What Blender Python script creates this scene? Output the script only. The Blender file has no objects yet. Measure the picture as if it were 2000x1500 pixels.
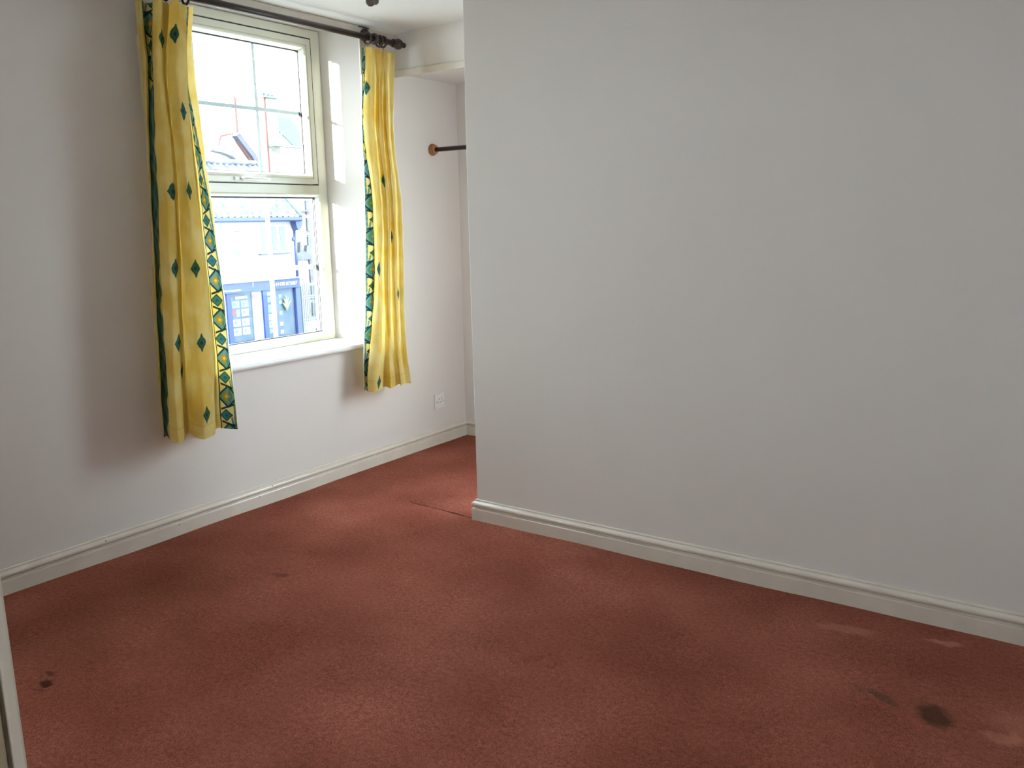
import bpy, bmesh, math, random
import numpy as np
from mathutils import Vector, Matrix
random.seed(4)
S = bpy.context.scene
C = S.collection

# ------------------------------------------------------------ camera, sky, sun, exposure
cd = bpy.data.cameras.new('camera'); cam = bpy.data.objects.new('camera', cd); C.objects.link(cam)
cd.sensor_width = 36.0; cd.lens = 1669.48/2000*36; cd.clip_start = .02; cd.clip_end = 300
Fv = Vector((-.562855, .804544, -.189480)); Rv = Vector((.821309, .570176, -.018719)); Uv = Vector((-.092977, .166157, .981706))
cam.matrix_world = Matrix(((Rv.x, Uv.x, -Fv.x, 3.1823), (Rv.y, Uv.y, -Fv.y, 0), (Rv.z, Uv.z, -Fv.z, 1.30), (0, 0, 0, 1)))
S.camera = cam
SKY = 10.0
w = bpy.data.worlds.new('overcast_sky'); S.world = w; w.use_nodes = True
w.node_tree.nodes['Background'].inputs[0].default_value = (.81, .915, 1, 1)
w.node_tree.nodes['Background'].inputs[1].default_value = SKY
sd = bpy.data.lights.new('sun', 'SUN'); sd.energy = 26; sd.angle = math.radians(1.6); sd.color = (1, .95, .86)
sun = bpy.data.objects.new('sun', sd); C.objects.link(sun)
sun.rotation_euler = Vector((1, 4.0, -.45)).to_track_quat('-Z', 'Y').to_euler()
S.view_settings.view_transform = 'Standard'; S.view_settings.look = 'None'
S.view_settings.exposure = 0.95; S.view_settings.gamma = 1; S.view_settings.use_curve_mapping = False
# guides sky sampling through the window (adds no light of its own)
pd = bpy.data.lights.new('window_portal', 'AREA'); pd.shape = 'RECTANGLE'; pd.size = .92; pd.size_y = 1.62; pd.cycles.is_portal = True
po = bpy.data.objects.new('window_portal', pd); C.objects.link(po); po.location = (-.345, 2.764, 1.465)
po.rotation_euler = Vector((1, 0, 0)).to_track_quat('-Z', 'Z').to_euler()

pd2 = bpy.data.lights.new('alcove_window_portal', 'AREA'); pd2.shape = 'RECTANGLE'; pd2.size = 1.92; pd2.size_y = 1.42; pd2.cycles.is_portal = True
po2 = bpy.data.objects.new('alcove_window_portal', pd2); C.objects.link(po2); po2.location = (2.14, 4.205, 1.31)
po2.rotation_euler = Vector((0, -1, 0)).to_track_quat('-Z', 'Z').to_euler()

pd3 = bpy.data.lights.new('fill_window_portal', 'AREA'); pd3.shape = 'RECTANGLE'; pd3.size = .92; pd3.size_y = 1.08; pd3.cycles.is_portal = True
po3 = bpy.data.objects.new('fill_window_portal', pd3); C.objects.link(po3); po3.location = (-.345, .705, 1.64)
po3.rotation_euler = Vector((1, 0, 0)).to_track_quat('-Z', 'Z').to_euler()

# ------------------------------------------------------------ helpers
def mat(name, col, rough=.6, metal=0, bump=None, vary=None, spec=.5, sheen=0):
    m = bpy.data.materials.new(name); m.use_nodes = True; nt = m.node_tree; b = nt.nodes['Principled BSDF']
    b.inputs['Base Color'].default_value = (*col, 1); b.inputs['Roughness'].default_value = rough
    b.inputs['Metallic'].default_value = metal; b.inputs['Specular IOR Level'].default_value = spec
    b.inputs['Sheen Weight'].default_value = sheen
    tc = nt.nodes.new('ShaderNodeTexCoord')
    if vary:                                    # (scale, second colour, amount)
        n = nt.nodes.new('ShaderNodeTexNoise'); n.inputs['Scale'].default_value = vary[0]; n.inputs['Detail'].default_value = 5
        nt.links.new(tc.outputs['Object'], n.inputs['Vector'])
        r = nt.nodes.new('ShaderNodeValToRGB'); r.color_ramp.elements[0].position = .35; r.color_ramp.elements[1].position = .7
        r.color_ramp.elements[0].color = (*col, 1)
        c2 = [col[i]*(1-vary[2])+vary[1][i]*vary[2] for i in range(3)]
        r.color_ramp.elements[1].color = (*c2, 1)
        nt.links.new(n.outputs['Fac'], r.inputs[0]); nt.links.new(r.outputs[0], b.inputs['Base Color'])
    if bump:                                    # list of (scale, distance, strength)
        prev = None
        for sc, di, st in bump:
            n = nt.nodes.new('ShaderNodeTexNoise'); n.inputs['Scale'].default_value = sc; n.inputs['Detail'].default_value = 6
            nt.links.new(tc.outputs['Object'], n.inputs['Vector'])
            bn = nt.nodes.new('ShaderNodeBump'); bn.inputs['Distance'].default_value = di; bn.inputs['Strength'].default_value = st
            nt.links.new(n.outputs['Fac'], bn.inputs['Height'])
            if prev: nt.links.new(prev.outputs[0], bn.inputs['Normal'])
            prev = bn
        nt.links.new(prev.outputs[0], b.inputs['Normal'])
    return m

def add_box(bm, a, b, bev=0):
    x0, x1 = sorted((a[0], b[0])); y0, y1 = sorted((a[1], b[1])); z0, z1 = sorted((a[2], b[2]))
    v = [bm.verts.new(p) for p in ((x0,y0,z0),(x1,y0,z0),(x1,y1,z0),(x0,y1,z0),(x0,y0,z1),(x1,y0,z1),(x1,y1,z1),(x0,y1,z1))]
    fs = [bm.faces.new([v[i] for i in f]) for f in ((3,2,1,0),(4,5,6,7),(0,1,5,4),(1,2,6,5),(2,3,7,6),(3,0,4,7))]
    if bev:
        es = list({e for f in fs for e in f.edges})
        bmesh.ops.bevel(bm, geom=es, offset=bev, segments=2, affect='EDGES', profile=.6)

def add_prism(bm, poly, axis, a, b):
    """poly: 2D points in the two axes other than `axis` (order x,y,z), extruded from a to b"""
    def P(p, t):
        c = list(p); c.insert(axis, t); return c
    n = len(poly)
    A = [bm.verts.new(P(p, a)) for p in poly]; B = [bm.verts.new(P(p, b)) for p in poly]
    bm.faces.new(A); bm.faces.new(B[::-1])
    for i in range(n): bm.faces.new((A[i], B[i], B[(i+1) % n], A[(i+1) % n]))

def add_tube(bm, pts, r, seg=12):
    pts = [Vector(p) for p in pts]; rr = r if isinstance(r, (list, tuple)) else [r]*len(pts); rings = []
    for i, p in enumerate(pts):
        d = (pts[min(i+1, len(pts)-1)]-pts[max(i-1, 0)]).normalized()
        q = d.to_track_quat('Z', 'Y')
        rings.append([bm.verts.new(p+q @ Vector((math.cos(2*math.pi*k/seg)*rr[i], math.sin(2*math.pi*k/seg)*rr[i], 0))) for k in range(seg)])
    for a, b in zip(rings, rings[1:]):
        for k in range(seg): bm.faces.new((a[k], a[(k+1) % seg], b[(k+1) % seg], b[k]))
    bm.faces.new(rings[0][::-1]); bm.faces.new(rings[-1])

def add_lathe(bm, prof, origin, direction, seg=28):
    """prof: (distance along direction, radius)"""
    o = Vector(origin); q = Vector(direction).normalized().to_track_quat('Z', 'Y'); rings = []
    for h, r in prof:
        if r < 1e-6: rings.append([bm.verts.new(o+q @ Vector((0, 0, h)))])
        else: rings.append([bm.verts.new(o+q @ Vector((math.cos(2*math.pi*k/seg)*r, math.sin(2*math.pi*k/seg)*r, h))) for k in range(seg)])
    for a, b in zip(rings, rings[1:]):
        for k in range(seg):
            k2 = (k+1) % seg
            if len(a) == 1 and len(b) == 1: continue
            if len(a) == 1: bm.faces.new((a[0], b[k2], b[k]))
            elif len(b) == 1: bm.faces.new((a[k], a[k2], b[0]))
            else: bm.faces.new((a[k], a[k2], b[k2], b[k]))
    if len(rings[0]) > 1: bm.faces.new(rings[0][::-1])
    if len(rings[-1]) > 1: bm.faces.new(rings[-1])

def add_torus(bm, c, axis, R, r, s1=28, s2=10, squash=1.0):
    q = Vector(axis).to_track_quat('Z', 'Y'); c = Vector(c); g = []
    for i in range(s1):
        a = 2*math.pi*i/s1; row = []
        for j in range(s2):
            b = 2*math.pi*j/s2
            row.append(bm.verts.new(c+q @ Vector(((R+r*math.cos(b))*math.cos(a), (R+r*math.cos(b))*math.sin(a), r*squash*math.sin(b)))))
        g.append(row)
    for i in range(s1):
        for j in range(s2): bm.faces.new((g[i][j], g[(i+1) % s1][j], g[(i+1) % s1][(j+1) % s2], g[i][(j+1) % s2]))

def obj(name, bm, m, parent=None, smooth=False, origin=None):
    bmesh.ops.recalc_face_normals(bm, faces=bm.faces)
    me = bpy.data.meshes.new(name); bm.to_mesh(me); bm.free()
    o = bpy.data.objects.new(name, me); C.objects.link(o)
    for mm in (m if isinstance(m, (list, tuple)) else [m]): me.materials.append(mm)
    if smooth:
        for p in me.polygons: p.use_smooth = True
    if parent:
        o.parent = parent; o.matrix_parent_inverse = Matrix.Translation(parent.location).inverted()
    return o
def box(name, a, b, m, parent=None, bev=0):
    bm = bmesh.new(); add_box(bm, a, b, bev); return obj(name, bm, m, parent)
def tube(name, pts, r, m, parent=None, seg=12):
    bm = bmesh.new(); add_tube(bm, pts, r, seg); return obj(name, bm, m, parent, True)
def struct(o): o['kind'] = 'structure'; return o
def tag(o, label, cat, group=None):
    o['label'] = label; o['category'] = cat
    if group: o['group'] = group
    return o
def thing(name, loc, label, cat, group=None):
    o = bpy.data.objects.new(name, None); C.objects.link(o); o.location = loc; o.empty_display_size = .05
    return tag(o, label, cat, group)
def letters(text, size, loc, m, parent, name='lettering', depth=.01, shear=0):
    """lettering standing on a facade that faces +X, running along +Y"""
    cu = bpy.data.curves.new(name, 'FONT'); cu.body = text; cu.size = size; cu.extrude = depth; cu.shear = shear
    to = bpy.data.objects.new(name, cu); C.objects.link(to); me = bpy.data.meshes.new_from_object(to); bpy.data.objects.remove(to)
    o = bpy.data.objects.new(name, me); C.objects.link(o); me.materials.clear(); me.materials.append(m)
    o.matrix_world = Matrix(((0, 0, 1, loc[0]), (1, 0, 0, loc[1]), (0, 1, 0, loc[2]), (0, 0, 0, 1)))
    o.parent = parent; o.matrix_parent_inverse = Matrix.Translation(parent.location).inverted()
    return o

# ------------------------------------------------------------ materials
plaster = mat('white_emulsion_plaster', (.745, .705, .67), .75, bump=[(3, .012, .25), (60, .0012, .25), (600, .0003, .3)], vary=(1.6, (.715, .675, .645), .6))
ceil_m = mat('ceiling_emulsion', (.80, .80, .775), .8, bump=[(3, .006, .2), (90, .001, .2)])
gloss = mat('cream_gloss_paint', (.72, .66, .58), .2, bump=[(25, .0015, .2)], vary=(9, (.62, .57, .49), .6))
upvc = mat('white_upvc', (.70, .73, .63), .3)
sillm = mat('sill_gloss_paint', (.83, .84, .83), .3)
gasket = mat('black_gasket', (.012, .012, .016), .6)
dark_wood = mat('dark_stained_wood', (.022, .013, .011), .32, vary=(40, (.04, .022, .016), .7))
rod_m = mat('dark_bronze_rod', (.035, .026, .02), .35, metal=.3)
pine = mat('varnished_turned_pine', (.42, .19, .07), .35, vary=(60, (.28, .11, .035), .8))
plastic = mat('white_socket_plastic', (.80, .78, .76), .35)
hole_m = mat('dark_hole', (.03, .03, .03), .7)
brushed = mat('brushed_grey_metal', (.24, .21, .19), .4, metal=.6)
cream_door = mat('old_cream_door_paint', (.42, .36, .24), .45, vary=(6, (.36, .30, .19), .7), bump=[(30, .001, .3)])

def carpet_mat():
    m = bpy.data.materials.new('terracotta_pile_carpet'); m.use_nodes = True; nt = m.node_tree; N = nt.nodes; L = nt.links
    b = N['Principled BSDF']; b.inputs['Roughness'].default_value = .95; b.inputs['Specular IOR Level'].default_value = .04
    b.inputs['Sheen Weight'].default_value = .05; b.inputs['Sheen Roughness'].default_value = .5; b.inputs['Sheen Tint'].default_value = (.9, .5, .42, 1)
    tc = N.new('ShaderNodeTexCoord')
    def noise(s, d=4, r=.6):
        n = N.new('ShaderNodeTexNoise'); n.inputs['Scale'].default_value = s; n.inputs['Detail'].default_value = d; n.inputs['Roughness'].default_value = r
        L.new(tc.outputs['Object'], n.inputs['Vector']); return n
    def ramp(src, p0, c0, p1, c1):
        r = N.new('ShaderNodeValToRGB'); r.color_ramp.elements[0].position = p0; r.color_ramp.elements[1].position = p1
        r.color_ramp.elements[0].color = (*c0, 1); r.color_ramp.elements[1].color = (*c1, 1); L.new(src, r.inputs[0]); return r
    def mixc(f, a, c, mode='MIX'):
        x = N.new('ShaderNodeMix'); x.data_type = 'RGBA'; x.blend_type = mode
        if isinstance(f, float): x.inputs[0].default_value = f
        else: L.new(f, x.inputs[0])
        L.new(a, x.inputs[6])
        if isinstance(c, tuple): x.inputs[7].default_value = (*c, 1)
        else: L.new(c, x.inputs[7])
        return x.outputs[2]
    base = ramp(noise(2.2, 3).outputs['Fac'], .35, (.275, .079, .050), .68, (.345, .112, .075))
    fine = ramp(noise(330, 3, .7).outputs['Fac'], .36, (.55, .52, .50), .66, (1.42, 1.46, 1.50))
    mid = ramp(noise(70, 3, .6).outputs['Fac'], .32, (.80, .78, .76), .66, (1.14, 1.15, 1.16))
    worn_pile_shade = ramp(noise(1.1, 2).outputs['Fac'], .38, (.86, .84, .82), .64, (1.10, 1.11, 1.12))  # wear and pile-lean shading, both put into the colour as random tone
    col = mixc(1.0, base.outputs[0], worn_pile_shade.outputs[0], 'MULTIPLY'); col = mixc(1.0, col, fine.outputs[0], 'MULTIPLY'); col = mixc(1.0, col, mid.outputs[0], 'MULTIPLY')
    # stains and pale patches, plus dent and join shade painted into the colour: (x, y, rx, ry, rot, colour, strength)
    wob = noise(28, 3)
    sx = N.new('ShaderNodeSeparateXYZ'); L.new(tc.outputs['Object'], sx.inputs[0])
    def M(op, a, c=None):
        n = N.new('ShaderNodeMath'); n.operation = op
        for i, v in enumerate((a, c)):
            if v is None: continue
            if isinstance(v, (int, float)): n.inputs[i].default_value = v
            else: L.new(v, n.inputs[i])
        return n.outputs[0]
    for x, y, rx, ry, ro, c, st in ((2.912, 2.286, .042, .056, .5, (.045, .026, .014), .80), (2.785, 2.305, .045, .018, -.5, (.08, .05, .03), .62), (2.735, 2.32, .03, .016, 0, (.12, .06, .035), .4),
                                    (3.075, 2.275, .05, .03, .4, (.55, .22, .15), .55), (3.09, 2.36, .07, .05, .4, (.50, .19, .13), .35), (.735, 1.09, .022, .012, .3, (.03, .012, .01), .7), (.70, 1.12, .02, .008, .3, (.04, .012, .01), .55), (.76, 1.05, .02, .008, .3, (.04, .012, .01), .5),
                                    (2.87, 2.735, .05, .016, .2, (.52, .21, .15), .6), (2.60, 2.66, .09, .03, .2, (.50, .20, .14), .4), (.72, 1.975, .035, .012, .3, (.12, .03, .02), .5), (.772, 2.8745, .19, .0045, -.045, (.05, .012, .008), .85)):
        dx = M('SUBTRACT', sx.outputs[0], x); dy = M('SUBTRACT', sx.outputs[1], y)
        a = M('DIVIDE', M('ADD', M('MULTIPLY', dx, math.cos(ro)), M('MULTIPLY', dy, math.sin(ro))), rx)
        e = M('DIVIDE', M('SUBTRACT', M('MULTIPLY', dy, math.cos(ro)), M('MULTIPLY', dx, math.sin(ro))), ry)
        r = M('SQRT', M('ADD', M('MULTIPLY', a, a), M('MULTIPLY', e, e)))
        r = M('ADD', r, M('MULTIPLY', M('SUBTRACT', wob.outputs['Fac'], .5), 1.1))
        mr = N.new('ShaderNodeMapRange'); mr.inputs[1].default_value = 1.25; mr.inputs[2].default_value = .65; mr.inputs[3].default_value = 0; mr.inputs[4].default_value = st
        L.new(r, mr.inputs[0]); col = mixc(mr.outputs[0], col, c)
    L.new(col, b.inputs['Base Color'])
    prev = None
    for sc, di, st in ((14, .010, .35), (70, .006, .6), (330, .004, .9)):
        bn = N.new('ShaderNodeBump'); bn.inputs['Distance'].default_value = di; bn.inputs['Strength'].default_value = st
        L.new(noise(sc, 3, .6).outputs['Fac'], bn.inputs['Height'])
        if prev: L.new(prev.outputs[0], bn.inputs['Normal'])
        prev = bn
    L.new(prev.outputs[0], b.inputs['Normal'])
    return m
carpet = carpet_mat()

def glass_mat(name='window_glass', refl=.02, tint=(.96, .98, .97)):
    m = bpy.data.materials.new(name); m.use_nodes = True; nt = m.node_tree; nt.nodes.clear()
    o = nt.nodes.new('ShaderNodeOutputMaterial'); t = nt.nodes.new('ShaderNodeBsdfTransparent'); g = nt.nodes.new('ShaderNodeBsdfGlossy')
    g.inputs['Roughness'].default_value = .02; t.inputs[0].default_value = (*tint, 1)
    mx = nt.nodes.new('ShaderNodeMixShader'); mx.inputs[0].default_value = refl
    nt.links.new(t.outputs[0], mx.inputs[1]); nt.links.new(g.outputs[0], mx.inputs[2]); nt.links.new(mx.outputs[0], o.inputs[0]); return m
glass = glass_mat(); glazing = glass_mat('double_glazing', .005, (.90, .92, .92))

# ------------------------------------------------------------ the room shell
CZ = 2.262                    # ceiling height
XR = 3.62                     # right wall
PY = 2.854                    # near face of the partition
OY0, OY1, OZ0, OZ1 = 2.251, 3.278, .655, 2.244      # window opening at the room side
FY0, FY1, XW = 2.336, 3.193, -.20                   # and at the frame (splayed reveals)

# carpet: a grid with gentle waves, dents and the ridge at the join
nx, ny = 300, 360
x = np.linspace(-.0, XR, nx); y = np.linspace(-1.3, 4.06, ny); X, Y = np.meshgrid(x, y, indexing='ij')
Z = .0015*np.sin(X*5.1+1.3*np.sin(Y*2.3))+.0012*np.sin(Y*6.3+X*2.1)+.0008*np.sin(X*13+Y*9)
rng = np.random.default_rng(2)
for dxx, dyy, r, d, n in ((.712, 1.974, .07, .007, 7), (.738, 1.089, .06, .010, 8), (1.90, 1.951, .08, .008, 8), (2.86, 2.747, .05, .008, 4), (3.07, 2.282, .05, .006, 4), (.80, 1.2, .12, .006, 6)):
    for k in range(n):
        a, b = dxx+rng.normal(0, r*.45), dyy+rng.normal(0, r*.35)
        Z -= d*np.exp(-(((X-a)/.012)**2+((Y-b)/.017)**2))
Z -= .012*np.exp(-((Y-(2.88-.03*(X-.6)))/.008)**2)*(X > .58)*(X < 1.0)
Z += .004*(Y > 2.88-.03*(X-.6))*(X > .58)*(X < 1.05)
me = bpy.data.meshes.new('floor'); v = np.stack([X, Y, Z], -1).reshape(-1, 3)
i = np.arange((nx-1)*(ny-1)); r0 = i//(ny-1)*ny+i % (ny-1)
f = np.stack([r0, r0+ny, r0+ny+1, r0+1], -1)
me.from_pydata(v.tolist(), [], f.tolist()); me.update()
fl = bpy.data.objects.new('floor', me); C.objects.link(fl); me.materials.append(carpet); struct(fl)
for p in me.polygons: p.use_smooth = True

# window wall (left), with the opening cut through it
T = -.34
bm = bmesh.new()
add_prism(bm, [(T, 1.16), (0, 1.16), (0, OY0), (XW, FY0), (T, FY0)], 2, -.1, 2.45)
add_box(bm, (T, .02, -.1), (0, .25, 2.45)); add_box(bm, (T, .25, -.1), (0, 1.16, 1.10)); add_box(bm, (T, .25, 2.18), (0, 1.16, 2.45))  # leaves the unseen opening added for fill light
add_prism(bm, [(T, FY1), (XW, FY1), (0, OY1), (0, 4.2), (T, 4.2)], 2, -.1, 2.45)
for sl, z0_, z1_ in ((0, -.1, OZ0), (1, OZ1, 2.45)):
    add_prism(bm, [(T, FY0), (XW, FY0), (0, OY0), (0, OY1), (XW, FY1), (T, FY1)], 2, z0_, z1_)
struct(obj('wall_left', bm, plaster))
# partition: near face, slightly out of plumb at its free end, 12 cm thick
bm = bmesh.new()
P = [(.988, 0), (.9835, .676), (.979, 1.5), (.982, 2.152), (.981, 2.45)]
e = .003
for (x0, z0), (x1, z1) in zip(P, P[1:]):
    a = [bm.verts.new(p) for p in ((x0+e, PY, z0), (XR, PY, z0), (XR, PY, z1), (x1+e, PY, z1))]; bm.faces.new(a)
    c = [bm.verts.new(p) for p in ((x0, PY+e, z0), (x1, PY+e, z1))]; bm.faces.new((a[0], a[3], c[1], c[0]))
    g = [bm.verts.new(p) for p in ((x0, PY+.12, z0), (x1, PY+.12, z1))]; bm.faces.new((c[0], c[1], g[1], g[0]))
    h = [bm.verts.new(p) for p in ((XR, PY+.12, z0), (XR, PY+.12, z1))]; bm.faces.new((g[0], g[1], h[1], h[0]))
bmesh.ops.remove_doubles(bm, verts=bm.verts, dist=1e-5)
struct(obj('wall_partition', bm, plaster))
bm = bmesh.new()          # far wall, with the alcove's own window behind the partition
A0, A1, AZ0, AZ1 = 1.27, 3.00, .72, 1.99
add_box(bm, (-.1, 4.045, -.1), (A0, 4.2, 2.45)); add_box(bm, (A1, 4.045, -.1), (XR+.1, 4.2, 2.45)); add_box(bm, (A0, 4.045, -.1), (A1, 4.2, AZ0)); add_box(bm, (A0, 4.045, AZ1), (A1, 4.2, 2.45))
struct(obj('wall_far', bm, plaster))
struct(box('wall_right', (XR, -1.3, -.1), (XR+.1, 4.2, 2.45), plaster))
struct(box('wall_header', (0, 3.532, 2.062), (XR, 4.05, 2.45), plaster))
# ceiling with a faint joint beside the window
bm = bmesh.new()
add_prism(bm, [(-.02, CZ-.012), (.105, CZ-.002), (.118, CZ), (XR+.05, CZ), (XR+.05, 2.45), (-.02, 2.45)], 1, .17, 3.54)
struct(obj('ceiling', bm, ceil_m))
# near wall with the doorway the photograph is taken from
bm = bmesh.new()
add_box(bm, (-.02, .06, -.1), (2.70, .172, 2.45)); add_box(bm, (3.50, .06, -.1), (XR, .172, 2.45)); add_box(bm, (2.70, .06, 2.02), (3.50, .172, 2.45))
struct(obj('wall_near', bm, plaster))
# passage outside the doorway, its unseen end opened to add fill light
bm = bmesh.new()
add_box(bm, (2.3, -1.3, 2.26), (XR, .06, 2.4)); add_box(bm, (2.2, -1.4, -.1), (2.3, .06, 2.4)); add_box(bm, (2.3, -1.4, -.1), (XR+.1, -1.3, 1.3)); add_box(bm, (2.3, -1.4, 2.1), (XR+.1, -1.3, 2.4)); add_box(bm, (2.3, -1.4, 1.3), (3.46, -1.3, 2.1))
struct(obj('wall_passage', bm, plaster))

d = bpy.data.objects.new('door_1', None); C.objects.link(d); d.location = (2.72, .19, 0); struct(d)
bm = bmesh.new(); add_box(bm, (2.7235, .055, 0), (2.69, .1797, 2.02)); add_box(bm, (3.475, .055, 0), (3.51, .169, 2.02)); add_box(bm, (2.7265, .055, 1.99), (3.475, .169, 2.02))
obj('door_lining', bm, cream_door, d)
bm = bmesh.new()
for a, b, c2, e2 in ((2.655, 2.7225, 0, 2.06), (3.479, 3.55, 0, 2.06), (2.7225, 3.479, 1.995, 2.06)):
    add_box(bm, (a, .1832, c2), (b, .190, e2), .0015); add_box(bm, (a+(.007 if b > 3.5 or c2 else 0), .170, c2+(.007 if c2 else 0)), (b-(.007 if b < 3 else 0), .1835, e2))
obj('architrave', bm, gloss, d)

# skirting boards: plain board, groove, torus bead, small step
def skirt_profile():
    p = [(0, 0), (.018, 0), (.018, .058), (.0165, .0605), (.009, .061), (.009, .068)]
    for k in range(9):
        a = -math.pi/2+math.pi*k/8; p.append((.009+.010*math.cos(a), .0795+.0105*math.sin(a)))
    p += [(.006, .0925), (.006, .098), (.003, .101), (0, .101)]
    return p
def skirting(name, path, normals):
    """path: corner points of the wall line; normals: room-side normal of each run"""
    bm = bmesh.new(); prof = skirt_profile(); rows = []
    for i, p in enumerate(path):
        if i == 0: n = Vector(normals[0])
        elif i == len(path)-1: n = Vector(normals[-1])
        else: n = Vector(normals[i-1])+Vector(normals[i])
        rows.append([bm.verts.new((p[0]+n.x*a, p[1]+n.y*a, z-.006)) for a, z in prof])
    for a, b in zip(rows, rows[1:]):
        for k in range(len(prof)-1): bm.faces.new((a[k], a[k+1], b[k+1], b[k]))
    bm.faces.new(rows[0]); bm.faces.new(rows[-1][::-1])
    return struct(obj(name, bm, gloss))
bl = skirting('baseboard_left', [(0, .172), (0, 4.045)], [(1, 0)])
skirting('baseboard_partition', [(XR, PY), (.986, PY), (.986, PY+.12)], [(0, -1), (-1, 0)])
skirting('baseboard_far', [(.0, 4.045), (XR, 4.045)], [(0, -1)])
for yy, zz in ((2.027, .047), (1.70, .083), (2.45, .052), (2.53, .083)):
    bm = bmesh.new(); add_lathe(bm, [(0, .0022), (.0012, .0022), (.0016, 0)], (.0178 if zz < .07 else .0186, yy, zz-.006+.004), (1, 0, 0), 10); obj('nail_head', bm, hole_m, bl)

# cream strip along the bottom of the header over the alcove
bm = bmesh.new(); add_box(bm, (.0, 3.5245, 2.040), (XR, 3.5325, 2.074), .0015); struct(obj('trim_1', bm, gloss))
# timber batten above the window carrying the pole
bm = bmesh.new(); add_box(bm, (.0, 1.70, 2.206), (.02, 3.328, 2.2515), .0015); tr = struct(obj('trim_2', bm, gloss))
bm = bmesh.new(); add_prism(bm, [(3.25, 2.2460), (3.333, 2.2455), (3.33, 2.2505), (3.28, 2.2520), (3.255, 2.2495)], 0, .004, .0205); obj('batten_gap', bm, hole_m, tr)
# plaster bead at the outer corner of the reveal
bm = bmesh.new(); add_box(bm, (-.004, OY1-.003, .69), (.004, OY1+.006, 2.206), .0015); struct(obj('trim_3', bm, sillm))

# ------------------------------------------------------------ the window
W = bpy.data.objects.new('window_1', None); C.objects.link(W); W.location = (-.2, 2.764, .695); struct(W)
XF = -.200; XB = -.265
def rect_frame(name, y0, y1, z0, z1, wl, wr, wb, wt, xf, xb, m, parent, bev=.003):
    bm = bmesh.new()
    outer = [(y0, z0), (y1, z0), (y1, z1), (y0, z1)]; inner = [(y0+wl, z0+wb), (y1-wr, z0+wb), (y1-wr, z1-wt), (y0+wl, z1-wt)]
    V = {}
    for tag_, xx in (('f', xf), ('b', xb)):
        V[tag_] = [[bm.verts.new((xx, a, b)) for a, b in L_] for L_ in (outer, inner)]
    for k in range(4):
        k2 = (k+1) % 4
        bm.faces.new((V['f'][0][k], V['f'][0][k2], V['f'][1][k2], V['f'][1][k])); bm.faces.new((V['b'][0][k2], V['b'][0][k], V['b'][1][k], V['b'][1][k2]))
        bm.faces.new((V['f'][0][k2], V['f'][0][k], V['b'][0][k], V['b'][0][k2])); bm.faces.new((V['f'][1][k], V['f'][1][k2], V['b'][1][k2], V['b'][1][k]))
    if bev: bmesh.ops.bevel(bm, geom=[e_ for e_ in bm.edges if all(abs(v_.co.x-xf) < 1e-6 for v_ in e_.verts) and e_.calc_length() > .2], offset=bev, segments=3, affect='EDGES')
    return obj(name, bm, m, parent)
def bead(name, y0, y1, z0, z1, wd, xo, xi, m, parent):
    """sloped glazing bead: outer edge at xo, dropping to xi at the glass"""
    bm = bmesh.new(); prof = [(0, xo), (wd*.25, xo+.003), (wd*.55, xo), (wd, xi), (wd, xi-.012), (0, xi-.012)]; R = []
    for u_, xx in prof: R.append([bm.verts.new((xx, a, b)) for a, b in ((y0+u_, z0+u_), (y1-u_, z0+u_), (y1-u_, z1-u_), (y0+u_, z1-u_))])
    for a, b in zip(R, R[1:]+R[:1]):
        for k in range(4): bm.faces.new((a[k], a[(k+1) % 4], b[(k+1) % 4], b[k]))
    return obj(name, bm, m, parent)
fy0, fy1, fz0, fz1 = 2.337, 3.192, .690, 2.240
rect_frame('frame', fy0, fy1, fz0, fz1, .066, .066, .030, .042, XF+.004, XB, upvc, W)
box('transom', (XF+.003, fy0+.055, 1.444), (XB, fy1-.055, 1.491), upvc, W, .003)
# dark gasket gap around the opening sash
rect_frame('gasket', 2.396, 3.133, 1.487, 2.199, .012, .012, .004, .006, XF+.0045, XB+.01, gasket, W, 0)
sash = rect_frame('sash', 2.4035, 3.125, 1.4935, 2.193, .032, .032, .028, .032, XF+.012, XB+.01, upvc, W)
bead('glazing_bead', 2.434, 3.093, 1.521, 2.161, .024, XF+.010, -.218, upvc, sash)
rect_frame('glazing_seal', 2.455, 3.072, 1.540, 2.142, .008, .008, .007, .009, -.219, -.235, gasket, sash, 0)
bead('lower_glazing_bead', 2.395, 3.138, .717, 1.446, .018, XF+.004, -.218, upvc, W)
rect_frame('lower_glazing_seal', 2.410, 3.1235, .731, 1.430, .007, .007, .008, .008, -.219, -.235, gasket, W, 0)
bm = bmesh.new(); add_box(bm, (-.237, 3.102, .737), (-.233, 3.105, 1.426)); obj('spacer_line', bm, brushed, W)
box('pane', (-.237, 2.458, 1.542), (-.231, 3.069, 2.140), glazing, sash)
box('lower_pane', (-.237, 2.412, .733), (-.231, 3.1215, 1.428), glazing, W)
bar_m = bpy.data.materials.new('white_glazing_bar'); bar_m.use_nodes = True
nt = bar_m.node_tree; nt.nodes.clear(); o_ = nt.nodes.new('ShaderNodeOutputMaterial'); a_ = nt.nodes.new('ShaderNodeBsdfDiffuse'); b_ = nt.nodes.new('ShaderNodeBsdfTranslucent'); m_ = nt.nodes.new('ShaderNodeMixShader')
a_.inputs[0].default_value = (.8, .84, .84, 1); b_.inputs[0].default_value = (.70, .80, .80, 1); m_.inputs[0].default_value = .45  # translucency brightens the bars, standing in for glare
nt.links.new(a_.outputs[0], m_.inputs[1]); nt.links.new(b_.outputs[0], m_.inputs[2]); nt.links.new(m_.outputs[0], o_.inputs[0])
bar2 = bar_m.copy(); bar2.node_tree.nodes['Mix Shader'].inputs[0].default_value = .16
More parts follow.
